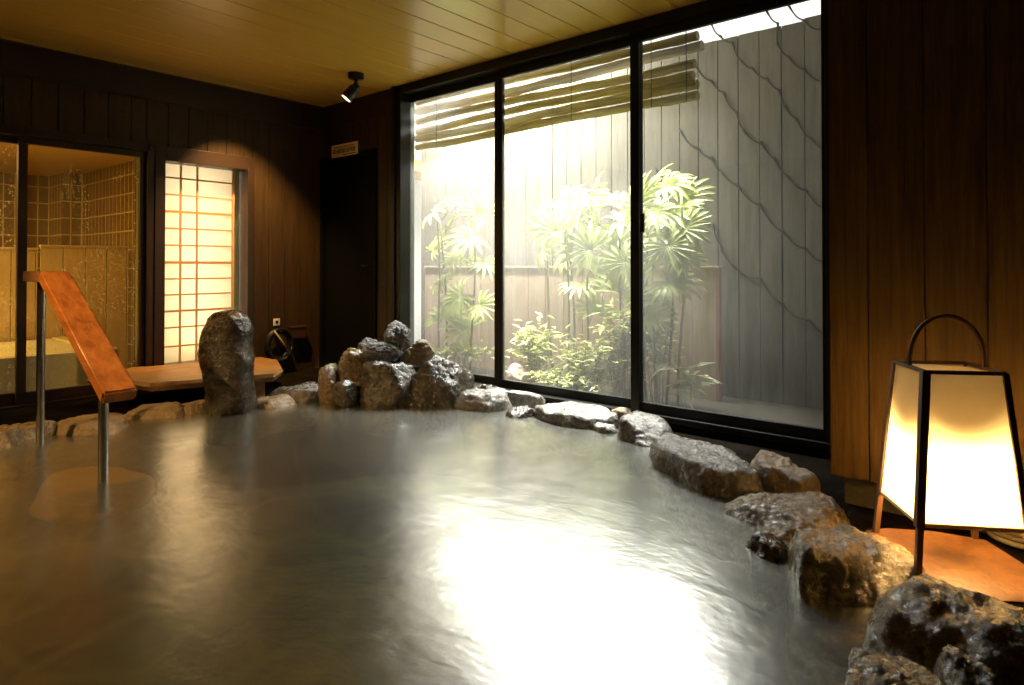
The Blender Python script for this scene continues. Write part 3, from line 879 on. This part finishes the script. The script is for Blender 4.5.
# handle arch across the top
ha = (corner(0, ZT) + corner(1, ZT)) / 2; hb = (corner(2, ZT) + corner(3, ZT)) / 2
ha = ha + (hb - ha) * 0.0; pts = []
for k in range(25):
    s = k / 24; an = PI * (1 - s)
    c = (ha + hb) / 2; r = (hb - ha) / 2
    pts.append(c + r * (-math.cos(an) * -1) + Vector((0, 0, 0.150 * math.sin(an) ** 0.8)))
mb = MB(); mb.tube(pts, 0.006, 8); mb.build('handle', M['lamp_wood'], ln, True)
bz = 0.315
mb = MB(); bmesh.ops.create_uvsphere(mb.bm, u_segments=16, v_segments=12, radius=0.03); bmesh.ops.translate(mb.bm, verts=mb.bm.verts[:], vec=(lc.x, lc.y, bz)); mb.build('bulb', M['bulb'], ln, True)
mb = MB(); mb.tube([(lc.x, lc.y, ZP), (lc.x, lc.y, bz - 0.02)], 0.02, 12); bar(corner(0, ZP), corner(2, ZP), 0.006, mb); mb.build('bulb_socket', M['black_metal'], ln)

mb = MB(); mb.tube([(lc.x, lc.y, bz + 0.115), (lc.x, lc.y, bz + 0.113), (lc.x, lc.y, bz + 0.085), (lc.x, lc.y, bz + 0.083)], [0.012, 0.014, 0.052, 0.052], 20); mb.tube([(lc.x + 0.01, lc.y, bz + 0.02), (lc.x + 0.01, lc.y, bz + 0.112)], 0.003, 6); mb.build('bulb_hood', M['black_metal'], ln, auto=40)
# pale hose loops behind the lantern
hs = onz(1016, 546, FLZ)
pts = []
for k in range(80):
    a = k / 80 * 2 * PI * 3; r = 0.10 + 0.003 * math.sin(a * 0.5)
    pts.append((hs.x + 0.06 + r * math.cos(a), hs.y - 0.02 + r * math.sin(a), FLZ + 0.012 + 0.018 * k / 80 * 3))
mb = MB(); mb.tube(pts, 0.009, 8); tag(mb.build('garden_hose', M['pale_hose'], None, True), 'pale coiled hose on the floor behind the lantern', 'hose')

# ------------------------------------------------------------------ small wall items
# ceiling spotlight
sp = ont(355.5, 73, F * (CZ - EYE) / (HY - 73)); sp.z = CZ
st = empty('ceiling_spotlight', sp); tag(st, 'small black adjustable spotlight on the boarded ceiling', 'spotlight')
mb = MB(); mb.tube([sp, sp - Vector((0, 0, 0.035)), sp - Vector((0, 0, 0.04))], [0.06, 0.06, 0.05], 24); mb.build('mount', M['black_metal'], st, auto=40)
neck = sp - Vector((0, 0, 0.10))
mb = MB(); mb.tube([sp - Vector((0, 0, 0.03)), neck], 0.014, 10); mb.build('arm', M['black_metal'], st, auto=40)
aim = (Vector((1.1, 3.7, 0.3)) - neck).normalized()
rv = Vector((RX, RY, 0))
adir = (-rv * 0.62 + Vector((0, 0, -1)) * 0.78 + Vector((FX, FY, 0)) * -0.1).normalized()
h0 = neck - adir * 0.02; h1 = neck + adir * 0.115
mb = MB(); mb.tube([h0, h0 + adir * 0.03, h0 + adir * 0.035, h1], [0.03, 0.034, 0.042, 0.045], 20); mb.build('lamp_head', M['black_metal'], st, auto=40)
mb = MB(); mb.tube([h1 + adir * 0.0005, h1 + adir * 0.003], 0.038, 20); mb.build('lens', M['lens'], st)

# sign over the black door
a = onx(332, 145, WX - 0.013); b = onx(358, 155, WX - 0.013)
y0, y1 = min(a.y, b.y), max(a.y, b.y); zc = onx(345, 150, WX).z
sg = empty('wall_sign', (WX - 0.014, (y0 + y1) / 2, zc)); tag(sg, 'small cream sign with brown lettering above the black door', 'sign')
zh = 0.055
mb = MB(); mb.box((WX - 0.022, y0, zc - zh), (WX - 0.014, y1, zc + zh), 0.002); mb.build('plate', M['sign'], sg)
rnd = random.Random(4)
mb = MB(); W = y1 - y0
for k in range(8):                        # a row of brown characters, too small in the photo to read
    yy = y1 - W * (0.07 + 0.108 * k) ; cw = W * 0.085
    mb.box((WX - 0.0235, yy - cw, zc - 0.024), (WX - 0.0218, yy - cw * 0.75, zc + 0.014))
    for q in range(3):
        if rnd.random() < 0.8: mb.box((WX - 0.0235, yy - cw, zc - 0.022 + 0.0145 * q), (WX - 0.0218, yy, zc - 0.015 + 0.0145 * q))
    if rnd.random() < 0.6: mb.box((WX - 0.0235, yy - cw * 0.25, zc - 0.024), (WX - 0.0218, yy, zc + 0.014))
mb.build('lettering', M['sign_text'], sg)
mb = MB()
for k in range(12): mb.box((WX - 0.0235, y1 - W * (0.1 + 0.066 * k) - W * 0.045, zc + 0.024), (WX - 0.0218, y1 - W * (0.1 + 0.066 * k), zc + 0.036))
mb.build('small_lettering', M['sign_yellow'], sg)
mb = MB(); mb.box((WX - 0.0235, y0 + W * 0.05, zc - 0.046), (WX - 0.0218, y0 + W * 0.55, zc - 0.036)); mb.build('stripe', M['sign_green'], sg)

# outlet plate, hanging coil, small box on the back wall
a = ony(276.5, 322, DY)
oc = empty('wall_outlet', (a.x, DY, a.z)); tag(oc, 'small white outlet plate on the dark back wall', 'outlet')
mb = MB(); mb.box((a.x - 0.03, DY - 0.010, a.z - 0.03), (a.x + 0.03, DY, a.z + 0.03), 0.004); mb.build('plate', M['plate'], oc)
mb = MB(); mb.box((a.x - 0.012, DY - 0.013, a.z - 0.013), (a.x + 0.012, DY - 0.009, a.z + 0.013), 0.002); mb.build('socket', M['frame'], oc)
c = ony(280, 345, DY - 0.08)
ch = empty('hanging_hose', (c.x, DY, c.z)); tag(ch, 'black coiled hose hanging on the wall under the outlet', 'hose')
pts = []
for k in range(120):
    t = k / 120 * 2 * PI * 4; r = 0.105 + 0.012 * math.sin(t * 0.37)
    pts.append((c.x + r * math.cos(t), DY - 0.05 - 0.05 * (k / 120), c.z + 1.15 * r * math.sin(t)))
mb = MB(); mb.tube(pts, 0.014, 8); mb.build('coil', M['hose'], ch, True)
mb = MB(); mb.tube([(c.x - 0.07, DY - 0.115, c.z + 0.13), (c.x + 0.01, DY - 0.118, c.z + 0.02), (c.x + 0.06, DY - 0.116, c.z - 0.06)], 0.008, 8); mb.build('nozzle', M['pale_hose'], ch, True)
mb = MB(); mb.box((c.x - 0.02, DY - 0.12, c.z + 0.112), (c.x + 0.02, DY, c.z + 0.128), 0.003); mb.build('hook', M['black_metal'], ch)
a = ony(296, 332, DY)
bxo = empty('wall_box', (a.x, DY, a.z)); tag(bxo, 'dark red box on the wall beside the hanging hose', 'box')
mb = MB(); mb.box((a.x - 0.07, DY - 0.06, a.z - 0.05), (a.x + 0.07, DY, a.z + 0.04), 0.004); mb.build('box_body', M['redbox'], bxo)
mb = MB(); mb.box((a.x - 0.075, DY - 0.065, a.z + 0.04), (a.x + 0.075, DY, a.z + 0.055), 0.003); mb.build('lid', M['redbox'], bxo)

# ------------------------------------------------------------------ garden court outside
FXP = 4.62                      # tall fence
fz = 2.62
mb = MB(); mb.box((WX + TH, -1.5, -0.12), (FXP + 0.2, 6.2, 0.0)); struct(mb.build('ground_court', M['soil']))
fn = empty('board_fence', (FXP, 2.5, 0)); tag(fn, 'tall weathered vertical board fence across the court', 'fence')
fy0, fy1 = -1.4, yw(421, FXP)
mb = MB()
rr = random.Random(3); y = fy0
while y < fy1 - 0.01:
    e = min(y + 0.152, fy1); dx = rr.uniform(-0.003, 0.003)
    mb.box((FXP + dx, y + 0.003, 0), (FXP + 0.02 + dx, e - 0.003, fz + rr.uniform(-0.01, 0.01)), 0.002); y = e
mb.build('boards', M['fence'], fn)
mb = MB(); mb.box((FXP + 0.025, fy0, 0), (FXP + 0.03, fy1, fz - 0.02)); mb.build('backing', M['fence'], fn)
mb = MB(); mb.box((FXP - 0.004, fy0, 1.9), (FXP - 0.022, fy0 + 0.001, 1.91))
mb.bm.free()
sc_y0 = yw(720, 4.42); sc_y1 = yw(425, 4.42)
sc = empty('low_screen', (4.42, (sc_y0 + sc_y1) / 2, 0)); tag(sc, 'low pinkish board screen behind the palms, ending at a red post', 'screen')
scz = EYE - 0.02
mb = MB(); boards_y(mb, 4.42, 4.44, sc_y0 + 0.02, sc_y1, 0, scz, 0.19, 0.005); mb.build('boards', M['screen'], sc)
mb = MB(); mb.box((4.405, sc_y0, scz), (4.455, sc_y1, scz + 0.02), 0.003); mb.build('cap_rail', M['screen'], sc)
mb = MB(); mb.box((4.41, sc_y0, 0), (4.45, sc_y0 + 0.03, scz), 0.003); mb.build('end_post', wood('reddish_post', (0.30, 0.14, 0.09, 1), (0.40, 0.20, 0.13, 1), (9, 9, 1), 0.7, 0.1), sc)
mb = MB(); mb.box((WX + TH, 5.9, 0), (FXP + 0.8, 6.0, 2.9)); struct(mb.build('wall_court', M['white_wall']))

mb = MB(); mb.box((WX + TH, -1.5, 2.84), (4.5, yw(712, 4.3), 2.90)); struct(mb.build('unseen_sky_blocker', M['beam']))  # added out of view to keep sky light off the near fence
# scalloped shadow lines on the fence, built as thin dark tubes
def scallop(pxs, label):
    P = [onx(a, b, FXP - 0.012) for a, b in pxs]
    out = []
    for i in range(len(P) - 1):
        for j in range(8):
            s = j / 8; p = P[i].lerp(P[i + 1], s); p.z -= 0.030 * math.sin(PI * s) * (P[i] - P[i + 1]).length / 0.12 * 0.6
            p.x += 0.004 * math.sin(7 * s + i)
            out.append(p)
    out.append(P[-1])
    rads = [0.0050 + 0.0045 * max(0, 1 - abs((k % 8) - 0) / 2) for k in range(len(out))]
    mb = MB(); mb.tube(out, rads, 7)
    tag(mb.build('fence_shadow_line', M['cord'], None, True), label, 'cord', 'shadow lines built as tubes on the fence')
scallop([(790, 4), (805, 19), (823, 28), (840, 38)], 'scalloped shadow line across the fence, topmost at its bright end')
scallop([(768, 10), (779, 22), (778, 42), (790, 56), (805, 68), (824, 80), (842, 92)], 'scalloped shadow line on the fence, second below its bright top')
scallop([(711, 20), (721, 35), (733, 41), (742, 60), (753, 67), (768, 78), (780, 89), (786, 106), (797, 118), (812, 138), (830, 150)], 'long shadow line stepping from the fence top past the blind end')
scallop([(694, 62), (712, 80), (724, 92), (737, 112), (744, 130), (762, 142), (775, 158), (788, 176), (806, 190), (826, 208)], 'long shadow line starting behind the blind end')
scallop([(680, 130), (697, 147), (712, 157), (722, 172), (737, 184), (760, 204), (783, 231), (805, 248), (826, 262)], 'dark shadow line crossing the fence above the palm top')
scallop([(655, 168), (681, 196), (695, 210), (713, 224), (720, 246), (732, 264), (760, 278), (779, 301), (809, 320), (828, 334)], 'lowest shadow line running behind the palm to the low screen end')

# bamboo blind just outside the window
BX = WX + 0.28
by0, by1 = yw(699, BX), yw(417, BX)
bb = empty('bamboo_blind', (BX, (by0 + by1) / 2, 2.5)); tag(bb, 'split bamboo blind hanging across the top of the window', 'blind')
rr = random.Random(11)
zt_ = onx(560, 130 - (560 - 512) * 0 , BX).z
zs = [onx(421, y, BX).z for y in (83.5, 92.5, 101.5, 111, 121, 129.7, 137.5, 145.5)]
for i, z in enumerate(zs):
    mb = MB()
    r = rr.uniform(0.027, 0.032)
    yA = by0 + rr.uniform(-0.03, 0.03); 
    npt = 40; pts = []; rad = []
    ph = rr.uniform(0, 6)
    for k in range(npt + 1):
        s = k / npt
        pts.append((BX + 0.006 * math.sin(s * 9 + ph), yA + (by1 - yA) * s, z + 0.010 * math.sin(s * 5 + ph) + 0.006 * mn.noise(Vector((s * 12, i * 3.1, 0)))))
        node = 1.10 if (k + i * 3) % 8 == 0 else 1.0
        rad.append(r * node * (0.92 + 0.16 * (mn.noise(Vector((s * 9, i * 5.7, 2))) * 0.5 + 0.5)))
    mb.tube(pts, rad, 10)
    mb.build('bamboo_slat', M['bamboo'], bb, auto=50)
for px in (440, 500, 575, 655, 690):
    y = yw(px, BX); mb = MB()
    mb.tube([(BX - 0.042, y, zs[-1] - 0.03), (BX - 0.044, y, zs[0] + 0.15)], 0.003, 6); mb.build('cord', M['cord'], bb)

# plants
def frond_mesh(seed, nseg, ln_, w):
    rnd = random.Random(seed); mb = MB()
    for k in range(nseg):
        a = (k / (nseg - 1) - 0.5) * math.radians(250)
        l = ln_ * (1 - 0.25 * abs(k / (nseg - 1) - 0.5) * 2) * rnd.uniform(0.9, 1.08)
        dx, dy = math.cos(a), math.sin(a)
        N = 6; L_, R_ = [], []
        droop = rnd.uniform(0.10, 0.28)
        for j in range(N + 1):
            s = j / N
            ww = w * (0.35 + 1.2 * math.sin(PI * min(1, s * 0.9 + 0.08)) ** 0.8) * (1 if j < N else 0.15)
            z = 0.10 * l * math.sin(PI * s * 0.6) - droop * l * s ** 2.2
            rr_ = l * s * (1 - 0.12 * s * s)
            fold = 0.3 * ww
            p = Vector((dx * rr_, dy * rr_, z))
            t = Vector((-dy, dx, 0)) * ww / 2
            L_.append(mb.bm.verts.new(p + t + Vector((0, 0, fold)))); R_.append(mb.bm.verts.new(p - t + Vector((0, 0, fold))))
            if j == 0: C_ = []
            C_.append(mb.bm.verts.new(p))
        for j in range(N):
            mb.bm.faces.new((L_[j], C_[j], C_[j + 1], L_[j + 1])); mb.bm.faces.new((C_[j], R_[j], R_[j + 1], C_[j + 1]))
    bmesh.ops.recalc_face_normals(mb.bm, faces=mb.bm.faces[:])
    me = bpy.data.meshes.new('frond'); mb.bm.to_mesh(me); mb.bm.free(); me.materials.append(M['palm'])
    for p in me.polygons: p.use_smooth = True
    return me
FR = [frond_mesh(s, n, 0.27, 0.022) for s, n in ((1, 13), (2, 15), (3, 12), (4, 14))]

def palm(label, fans, xs, seed):
    rnd = random.Random(seed)
    P = [onx(a, b, xs + rnd.uniform(-0.16, 0.2)) for a, b in fans]
    base = Vector((sum(p.x for p in P) / len(P), sum(p.y for p in P) / len(P), 0))
    root = empty('lady_palm', base); tag(root, label, 'palm', 'lady palms in the court')
    # canes
    ncane = max(2, len(P) // 4)
    canes = []
    for k in range(ncane):
        q = P[(k * len(P)) // ncane]
        bx_ = base + Vector((rnd.uniform(-0.1, 0.1), (q.y - base.y) * 0.6 + rnd.uniform(-0.05, 0.05), 0))
        top_ = Vector((bx_.x * 0.5 + q.x * 0.5, q.y * 0.85 + bx_.y * 0.15, max(p.z for p in P) * rnd.uniform(0.8, 0.98)))
        pts = [bx_.lerp(top_, s / 6) + Vector((0, 0.02 * math.sin(s + k), 0)) for s in range(7)]
        mb = MB(); mb.tube(pts, 0.009, 7); mb.build('cane', M['cane'], root, True); canes.append(pts)
    for i, p in enumerate(P):
        best = min((c for pts in canes for c in pts if c.z < p.z + 0.02), key=lambda c: (c - p).length, default=canes[0][0])
        d = p - best
        # petiole
        pts = [best, best.lerp(p, 0.5) + Vector((0, 0, 0.04)), p]
        f = bpy.data.objects.new('frond', FR[rnd.randrange(4)]); col.objects.link(f)
        f.parent = root; f.matrix_parent_inverse = Matrix.Translation(-base)
        s = rnd.uniform(0.8, 1.25)
        nrm = Vector((-0.65 + rnd.uniform(-0.4, 0.5), rnd.uniform(-0.7, 0.6), 0.65 + rnd.uniform(-0.45, 0.3))).normalized()
        out_ = Vector((rnd.uniform(-0.5, 0.1), rnd.uniform(-1, 1), rnd.uniform(-0.5, 0.9)))
        out_ = (out_ - nrm * out_.dot(nrm)).normalized(); sd_ = nrm.cross(out_)
        f.rotation_euler = Matrix((out_, sd_, nrm)).transposed().to_euler(); f.location = p; f.scale = (s, s, s)
        mb = MB(); mb.tube(pts, 0.0035, 5); st_ = mb.build('stalk', M['cane'], root, True)
palm('tall lady palm behind the far window sash', [(436, 212), (462, 205), (482, 214), (450, 228), (474, 236), (434, 250), (458, 258), (484, 262), (440, 285), (462, 296), (480, 305), (446, 318), (468, 328)], 4.05, 21)
palm('broad bushy lady palm filling the middle sash', [(545, 215), (565, 200), (588, 196), (610, 205), (556, 232), (578, 222), (600, 226), (622, 222), (566, 252), (590, 250), (612, 248), (544, 250), (626, 262), (600, 275), (580, 285), (620, 292), (596, 312), (630, 318), (570, 205), (600, 188)], 4.0, 22)
palm('lady palm split by the window post, before the low screen end', [(650, 192), (664, 184), (680, 200), (652, 212), (670, 220), (684, 228), (648, 238), (668, 246), (680, 258), (654, 268), (668, 282), (656, 300), (648, 316), (640, 205), (676, 212)], 4.0, 23)

def leaf_shrub(label, px, py, xs, ry, rz, n, mat, seed, leaf=0.07, name='leafy_shrub', cat='shrub', group='shrubs on the court floor'):
    rnd = random.Random(seed); c = onx(px, py, xs)
    root = empty(name, (c.x, c.y, 0)); tag(root, label, cat, group)
    mb = MB(); sb = MB()
    for k in range(n):
        v = Vector((rnd.gauss(0, 0.5), rnd.gauss(0, 0.5), rnd.gauss(0, 0.5)))
        p = c + Vector((v.x * 0.16, v.y * ry, v.z * rz))
        if p.z < 0.02: p.z = rnd.uniform(0.02, 0.1)
        d = Vector((rnd.gauss(0, 1), rnd.gauss(0, 1), rnd.uniform(-0.6, 0.5))).normalized()
        sd = d.cross(Vector((0, 0, 1))).normalized(); up = sd.cross(d)
        l = leaf * rnd.uniform(0.7, 1.3); w = l * 0.24
        q = [p, p + d * l * 0.35 + sd * w + up * 0.1 * l, p + d * l, p + d * l * 0.35 - sd * w + up * 0.1 * l]
        vs = [mb.bm.verts.new(x) for x in q]; mb.bm.faces.new((vs[0], vs[1], vs[2])); mb.bm.faces.new((vs[0], vs[2], vs[3]))
        if k % 14 == 0: sb.tube([(c.x + v.x * 0.05, c.y + v.y * ry * 0.4, 0), p.lerp(Vector((c.x, c.y, p.z * 0.5)), 0.4), p], 0.003, 5)
    mb.build('foliage', M[mat], root); sb.build('stems', M['cane'], root)
leaf_shrub('leafy shrub behind the glass above the pink boulder', 535, 345, 3.95, 0.17, 0.16, 320, 'shrub', 31, 0.085)
leaf_shrub('fine leaved shrub under the broad palm', 585, 362, 3.9, 0.22, 0.16, 420, 'shrub', 32, 0.07)
leaf_shrub('leafy shrub beside the window post, under the palms', 622, 345, 3.95, 0.16, 0.24, 380, 'shrub', 33, 0.09)
leaf_shrub('yellowish shrub in front of the low screen', 658, 340, 4.0, 0.10, 0.22, 240, 'shrub', 34, 0.08)
leaf_shrub('low ground cover behind the far sash', 460, 350, 4.0, 0.30, 0.06, 300, 'shrub', 35, 0.06)
leaf_shrub('pale broad leaved plant at the foot of the low screen', 690, 378, 3.95, 0.07, 0.10, 24, 'hosta', 36, 0.16)
leaf_shrub('low ground cover below the middle sash', 560, 378, 3.75, 0.35, 0.05, 320, 'shrub', 37, 0.06)
c = onx(520, 373, 3.8)
put_rock(Vector((c.x, c.y, c.z - 0.02)), 0.3, 0.11, 0.10, 0.09, 91, 'rock_pink', 'rounded pinkish boulder outside behind the middle sash', None, 'boulder', 0.05, 0.9, cat='rock')

# ------------------------------------------------------------------ lights
def light(name, kind, loc, power, color, target=None, **kw):
    d = bpy.data.lights.new(name, kind); d.energy = power; d.color = color
    for k, v in kw.items(): setattr(d, k, v)
    o = bpy.data.objects.new(name, d); col.objects.link(o); o.location = loc
    if target is not None:
        o.rotation_euler = (Vector(target) - Vector(loc)).to_track_quat('-Z', 'Y').to_euler()
    return o
WARM = (1.0, 0.58, 0.20); AMBER = (1.0, 0.50, 0.13)
light('lantern_light', 'POINT', (lc.x, lc.y, bz + 0.045), 36, (1.0, 0.58, 0.20), shadow_soft_size=0.03)
# spotlight in the visible fitting
light('spot_light', 'SPOT', h1 + adir * 0.02, 80, WARM, (1.3, 3.9, 0.2), spot_size=math.radians(48), spot_blend=0.5, shadow_soft_size=0.03)
# further ceiling fittings out of frame
light('spot_light', 'SPOT', (2.4, 4.6, 2.36), 300, WARM, (2.62, 5.12, 0.9), spot_size=math.radians(74), spot_blend=0.7, shadow_soft_size=0.02)
light('spot_light', 'SPOT', (-0.9, 3.3, 2.33), 420, WARM, (0.95, 3.3, 0.0), spot_size=math.radians(50), spot_blend=0.6, shadow_soft_size=0.03)
# bath room and niche lamps
light('bath_light', 'AREA', (-0.6, 6.6, 1.95), 190, (1.0, 0.54, 0.12), (-0.6, 6.6, 0), shape='RECTANGLE', size=2.2, size_y=1.8)
light('niche_light', 'AREA', ((s0 + s1) / 2, NY - 0.01, 1.05), 15, (1.0, 0.83, 0.64), ((s0 + s1) / 2, SY, 1.05), shape='RECTANGLE', size=0.5, size_y=1.5)
light('low_niche_light', 'POINT', ony(184, 340, SY + 0.10), 5.0, (1.0, 0.75, 0.4), shadow_soft_size=0.04)
# court lamps above and behind the blind, and the sky
light('court_light', 'AREA', (3.98, 4.0, 2.98), 215, (1.0, 0.97, 0.90), (4.62, 4.0, 2.2), shape='RECTANGLE', size=2.0, size_y=0.2, spread=math.radians(120))
light('court_light', 'AREA', (4.32, 3.55, 2.36), 78, (1.0, 0.98, 0.95), (1.7, 3.0, 0.0), shape='RECTANGLE', size=3.0, size_y=0.14, spread=math.radians(100))
light('court_light', 'AREA', (4.12, 3.2, 3.2), 150, (1.0, 0.98, 0.94), (3.12, 3.0, 0.0), shape='RECTANGLE', size=2.6, size_y=0.2, spread=math.radians(50))  # added lamp, whitens the rocks along the window from above

w = bpy.data.worlds.new('sky'); scn.world = w; w.use_nodes = True
bg = w.node_tree.nodes['Background']; bg.inputs[0].default_value = (1.0, 0.985, 0.94, 1); bg.inputs[1].default_value = 1.5

# ------------------------------------------------------------------ camera and view
cam = bpy.data.cameras.new('camera'); co = bpy.data.objects.new('camera', cam); col.objects.link(co); scn.camera = co
cam.sensor_fit = 'HORIZONTAL'; cam.sensor_width = 36.0; cam.lens = 36.0 * F / 1024
co.location = (0, 0, EYE)
co.rotation_euler = (PI / 2 + PITCH, 0, -YAW)
cam.shift_y = -((342.5 - HY) + F * math.tan(PITCH)) / 1024
cam.clip_start = 0.02
scn.view_settings.view_transform = 'Standard'; scn.view_settings.look = 'None'
scn.view_settings.exposure = 0.0; scn.view_settings.gamma = 1.0; scn.view_settings.use_curve_mapping = False
try:
    scn.cycles.use_denoising = True; scn.cycles.sample_clamp_indirect = 8.0
    scn.cycles.max_bounces = 10; scn.cycles.transparent_max_bounces = 16
except Exception: pass
